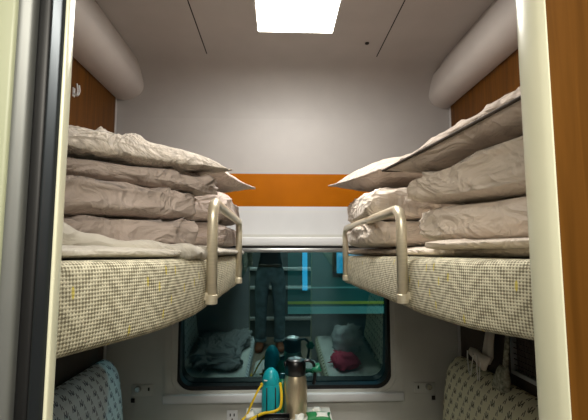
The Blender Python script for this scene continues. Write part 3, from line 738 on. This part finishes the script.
# net pocket, face mask and pouch hanging on the right wall under the berth
XW = XR - 0.006
npk = tag(empty('net_pocket', (XW, 1.60, 1.02)), 'grey framed net pocket on the right wall under the berth', 'net pocket')
for a, b_, c, d in ((-0.13, 0.13, 0.0, 0.018), (-0.13, 0.13, 0.212, 0.23), (-0.13, -0.112, 0.018, 0.212), (0.112, 0.13, 0.018, 0.212)):
    box('frame', -0.022, 0.0, a, b_, c, d, 'net_grey', npk, 0.003)
for k in range(1, 10):
    tube('net_cord', [(-0.014, -0.112 + k * 0.0224, 0.018), (-0.014, -0.112 + k * 0.0224, 0.212)], 0.002, 'trim_dark', npk, 5)
for k in range(1, 9):
    tube('net_cord', [(-0.016, -0.112, 0.018 + k * 0.0216), (-0.016, 0.112, 0.018 + k * 0.0216)], 0.002, 'trim_dark', npk, 5)
def drape(name, top, rows, m, parent, th=0.004):
    # hanging cloth: rows of (y0, y1, z, x offset)
    V, F = [], []; nc = 8
    for side in (0, 1):
        for (ya, yb, z, xo) in rows:
            for i in range(nc + 1):
                t = i / nc; V.append((-xo - 0.010 * math.sin(t * math.pi * 2.0) - side * th, ya + (yb - ya) * t, z))
    nr = len(rows); M_ = nr * (nc + 1)
    for j in range(nr - 1):
        for i in range(nc):
            a = j * (nc + 1) + i; F.append((a, a + 1, a + nc + 2, a + nc + 1)); F.append((M_ + a, M_ + a + nc + 1, M_ + a + nc + 2, M_ + a + 1))
    for j in range(nr - 1):
        for i in (0, nc):
            a = j * (nc + 1) + i; F.append((a, a + nc + 1, M_ + a + nc + 1, M_ + a))
    for i in range(nc):
        for j in (0, nr - 1):
            a = j * (nc + 1) + i; F.append((a, a + 1, M_ + a + 1, M_ + a))
    return mesh(name, V, F, m, parent, True)
fm = tag(empty('face_mask', (XW - 0.03, 1.86, 1.16)), 'beige face mask hanging with loose white ear loops', 'mask')
drape('folded_strip', 0, [(-0.035, 0.035, 0.02, 0.0), (-0.04, 0.04, -0.04, 0.01), (-0.05, 0.045, -0.10, 0.02), (-0.02, 0.03, -0.135, 0.02)], 'mask_fabric', fm)
drape('mask_panel', 0, [(-0.06, 0.14, -0.095, 0.03), (-0.05, 0.15, -0.12, 0.04), (-0.03, 0.11, -0.135, 0.035), (0.0, 0.06, -0.165, 0.03)], 'mask_fabric', fm)
for y0_, y1_, zl in ((0.145, 0.085, -0.215), (0.055, 0.010, -0.24)):
    tube('ear_loop', smooth_path([(-0.045, y0_, -0.11), (-0.05, y0_ - 0.012, -0.16), (-0.05, (y0_ + y1_) / 2, zl), (-0.05, y1_ + 0.006, -0.16), (-0.045, y1_, -0.115)], 6), 0.0028, 'paper_white', fm, 6)
po = tag(empty('cloth_pouch', (XW - 0.035, 1.715, 1.16)), 'patterned cloth pouch hanging beside the face mask', 'pouch')
drape('strap', 0, [(-0.022, 0.010, 0.02, 0.0), (-0.022, 0.012, -0.05, 0.01), (-0.020, 0.018, -0.11, 0.015)], 'pouch_cloth', po)
pillow('bag', [(-0.025, -0.06, -0.235), (-0.025, 0.12, -0.230), (-0.02, 0.035, -0.11), (-0.02, -0.025, -0.105)], 0.018, 'pouch_cloth', po, 0.05, 0.004, 230, 18)

# ------------------------------------------------------------------ the photographer, seen mirrored in the pane
def person():
    root = tag(empty('person', (-0.09, -0.40, 0)), 'person in blue jeans and brown shoes mirrored in the window', 'person')
    J = {}; Rr = {}; E = []
    def j(n_, co, r, par=None):
        J[n_] = Vector(co); Rr[n_] = r
        if par: E.append((par, n_))
    j('pelvis', (0, 0, 0.96), 0.14); j('waist', (0, 0, 1.08), 0.125, 'pelvis'); j('chest', (0, 0.0, 1.28), 0.145, 'waist'); j('collar', (0, -0.01, 1.40), 0.10, 'chest')
    j('neck', (0, 0.0, 1.47), 0.052, 'collar'); j('head0', (0, 0.025, 1.56), 0.072, 'neck'); j('head1', (0, 0.03, 1.64), 0.088, 'head0'); j('crown', (0, 0.02, 1.70), 0.070, 'head1')
    for s, t in ((-1, 'l'), (1, 'r')):
        j('hip' + t, (s * 0.090, 0, 0.88), 0.104, 'pelvis'); j('thigh' + t, (s * 0.102, 0.01, 0.70), 0.092, 'hip' + t); j('knee' + t, (s * 0.108, 0.018, 0.48), 0.075, 'thigh' + t)
        j('calf' + t, (s * 0.112, 0.0, 0.34), 0.074, 'knee' + t); j('ankle' + t, (s * 0.115, -0.01, 0.09), 0.070, 'calf' + t)
        j('sh' + t, (s * 0.185, 0, 1.385), 0.068, 'collar'); j('elb' + t, (s * 0.235, 0.09, 1.165), 0.046, 'sh' + t); j('wri' + t, (s * 0.085, 0.275, 1.40), 0.030, 'elb' + t)
        j('palm' + t, (s * 0.070, 0.300, 1.455), 0.030, 'wri' + t)
        for k in range(4):
            b = Vector((s * (0.080 - 0.010 * 0), 0.290 + 0.010 * k, 1.485 - 0.018 * k)); ln = (0.030, 0.034, 0.032, 0.026)[k]
            j('f%d%s' % (k, t), b, 0.0095, 'palm' + t)
            j('g%d%s' % (k, t), b + Vector((-s * ln * 0.8, 0.018, 0.010)), 0.0085, 'f%d%s' % (k, t)); j('h%d%s' % (k, t), b + Vector((-s * ln * 1.6, 0.012, 0.012)), 0.0075, 'g%d%s' % (k, t))
        j('th0' + t, (s * 0.060, 0.280, 1.470), 0.011, 'palm' + t); j('th1' + t, (s * 0.045, 0.276, 1.505), 0.009, 'th0' + t)
    nm = list(J); me = bpy.data.meshes.new('body'); me.from_pydata([J[k] for k in nm], [(nm.index(a), nm.index(b)) for a, b in E], [])
    o = bpy.data.objects.new('body_source', me); COL.objects.link(o)
    md = o.modifiers.new('skin', 'SKIN'); md.use_smooth_shade = True
    for i, k in enumerate(nm):
        sv = me.skin_vertices[0].data[i]; sv.radius = (Rr[k], Rr[k] * (0.78 if k in ('pelvis', 'waist', 'chest', 'collar') else 1)); sv.use_root = (k == 'pelvis')
    sb = o.modifiers.new('sub', 'SUBSURF'); sb.levels = 2; sb.render_levels = 2
    dg = bpy.context.evaluated_depsgraph_get(); ev = o.evaluated_get(dg); m2 = bpy.data.meshes.new_from_object(ev)
    bpy.data.objects.remove(o)
    m2.materials.clear()
    for k in ('denim', 'jacket', 'skin'): m2.materials.append(MATS[k])
    for p in m2.polygons:
        c = p.center; p.use_smooth = True
        hand = c.y > 0.262 and c.z > 1.36 and abs(c.x) < 0.16
        p.material_index = 2 if (c.z > 1.455 or hand) else (1 if c.z > 1.00 else 0)
    b = bpy.data.objects.new('body', m2); COL.objects.link(b); b.parent = root
    for s in (-1, 1):
        slab('shoe', [(s * 0.115 - 0.047, -0.085), (s * 0.115 + 0.047, -0.085), (s * 0.13 + 0.050, 0.19), (s * 0.13 - 0.050, 0.19)], 0.001, [0.115, 0.115, 0.075, 0.075], 'brown_leather', root, 0.7, 0.6, 0.001, 3, 40, 18)
        tube('jean_cuff', [(s * 0.115, -0.008, 0.085), (s * 0.1145, -0.006, 0.125)], 0.073, 'denim', root, 20)
    box('belt', -0.138, 0.138, -0.108, 0.108, 0.985, 1.02, 'trim_dark', root, 0.03)
    slab('hair', [(-0.088, -0.085), (0.088, -0.085), (0.088, 0.085), (-0.088, 0.085)], [1.55, 1.55, 1.67, 1.67], 1.775, 'hair', root, 0.9, 0.9, 0.004, 7, 32, 16)
    for s in (-1, 1):
        lathe('eye', [(0.001, -0.010), (0.008, -0.007), (0.010, 0), (0.008, 0.007), (0.001, 0.010)], 'black_plastic', root, (s * 0.032, 0.112, 1.635), 12)
        slab('ear', [(s * 0.090 - 0.010, 0.0), (s * 0.090 + 0.010, 0.0), (s * 0.090 + 0.010, 0.035), (s * 0.090 - 0.010, 0.035)], 1.60, 1.66, 'skin', root, 0.9, 0.9, 0, 1, 16, 10)
    slab('nose', [(-0.015, 0.10), (0.015, 0.10), (0.010, 0.142), (-0.010, 0.142)], 1.585, [1.64, 1.64, 1.61, 1.61], 'skin', root, 0.9, 0.9, 0, 1, 16, 10)
    slab('mouth', [(-0.024, 0.09), (0.024, 0.09), (0.018, 0.114), (-0.018, 0.114)], 1.555, 1.567, 'pink_cloth', root, 0.9, 0.9, 0, 1, 16, 8)
person()

# ------------------------------------------------------------------ outside: a green coach on the next track, ballast, rails
co = tag(empty('parked_coach', (0.0, 4.3, -1.1)), 'dark green coach with a yellow stripe parked beyond the window', 'train')
def cb(name, x0, x1, z0, z1, m, y=0.0, d=0.02, parent=co):
    return box(name, x0, x1, y, y + d, z0 + 1.1, z1 + 1.1, m, parent)
cb('body_side', 0.10, 9.0, 0.90, 2.9, 'coach_green', 0.0, 0.3)
cb('lower_skirt', 0.10, 9.0, 0.05, 0.90, 'coach_dark', 0.02, 0.3)
cb('yellow_stripe', 0.10, 9.0, 0.995, 1.022, 'coach_yellow', -0.004, 0.01)
cb('pale_stripe', 0.10, 9.0, 1.15, 1.165, 'coach_pale', -0.004, 0.01)
cb('sill_band', 0.10, 9.0, 0.90, 0.97, 'coach_pale', -0.004, 0.01)
cb('end_post', 0.0, 0.10, 0.30, 2.9, 'coach_dark', 0.0, 0.3)
for k in range(5):
    x0 = 0.55 + k * 1.5
    wv = cb('coach_window', x0, x0 + 1.0, 1.26, 2.1, 'rubber', -0.006, 0.01)
    cb('window_light', x0 + 0.04, x0 + 0.96, 1.30, 2.06, 'coach_window_glow', -0.012, 0.008, wv)
cb('door_light', 0.245, 0.295, 1.13, 2.0, 'door_glow', -0.012, 0.01)
cb('vestibule', -0.40, 0.0, 0.2, 2.9, 'coach_dark', 0.28, 0.1)
for k in range(4):
    for y in (0.2, 1.6):
        w_ = lathe('wheel', [(0.40, -0.05), (0.44, -0.04), (0.44, 0.04), (0.40, 0.05), (0.10, 0.06), (0.10, -0.06)], 'rail_steel', co, (1.2 + k * 1.9, y, 0.44), 24); w_.rotation_euler.x = R(90)
struct(box('ground_trackbed', -14, 14, 2.9, 16, -1.35, -1.17, 'ballast'))
for k, y in enumerate((4.52, 5.95)):
    r_ = tag(box('track_rail', -14, 14, y - 0.035, y + 0.035, -1.17, -1.10, 'rail_steel', None, 0.008), ('nearer' if k == 0 else 'farther') + ' steel rail on the neighbouring track', 'rail', 'track rails')
random.seed(4)
V, F = [], []
for k in range(2200):
    x = random.uniform(-5, 6); y = random.uniform(3.0, 4.4); s = random.uniform(0.02, 0.05); b0 = len(V)
    for dx, dy, dz in ((1, 0, 0), (-1, 0, 0), (0, 1, 0), (0, -1, 0), (0, 0, 1), (0, 0, -1)):
        q = s * random.uniform(0.7, 1.3); V.append((x + dx * q, y + dy * q, -1.16 + dz * q * 0.8))
    for f in ((0, 2, 4), (2, 1, 4), (1, 3, 4), (3, 0, 4), (2, 0, 5), (1, 2, 5), (3, 1, 5), (0, 3, 5)): F.append(tuple(b0 + i for i in f))
bs = mesh('track_ballast', V, F, 'ballast_pale'); bs['kind'] = 'stuff'; bs['label'] = 'loose pale ballast stones beside the track outside'; bs['category'] = 'ballast'
struct(box('wall_station', -14, 14, 9.0, 9.2, -1.2, 6, 'station_wall'))
sl = tag(empty('platform_lamp', (2.2, 3.25, 3.36)), 'long cool tube lamp over the platform outside', 'light')
box('tube', -1.3, 1.3, -0.10, 0.10, 0.0, 0.05, 'station_tube', sl, 0.01)
box('housing', -1.35, 1.35, -0.45, 0.13, 0.05, 0.12, 'aluminium', sl)
tube('pole', [(1.32, -0.40, 0.08), (1.32, -0.40, -4.60)], 0.05, 'aluminium', sl, 12)
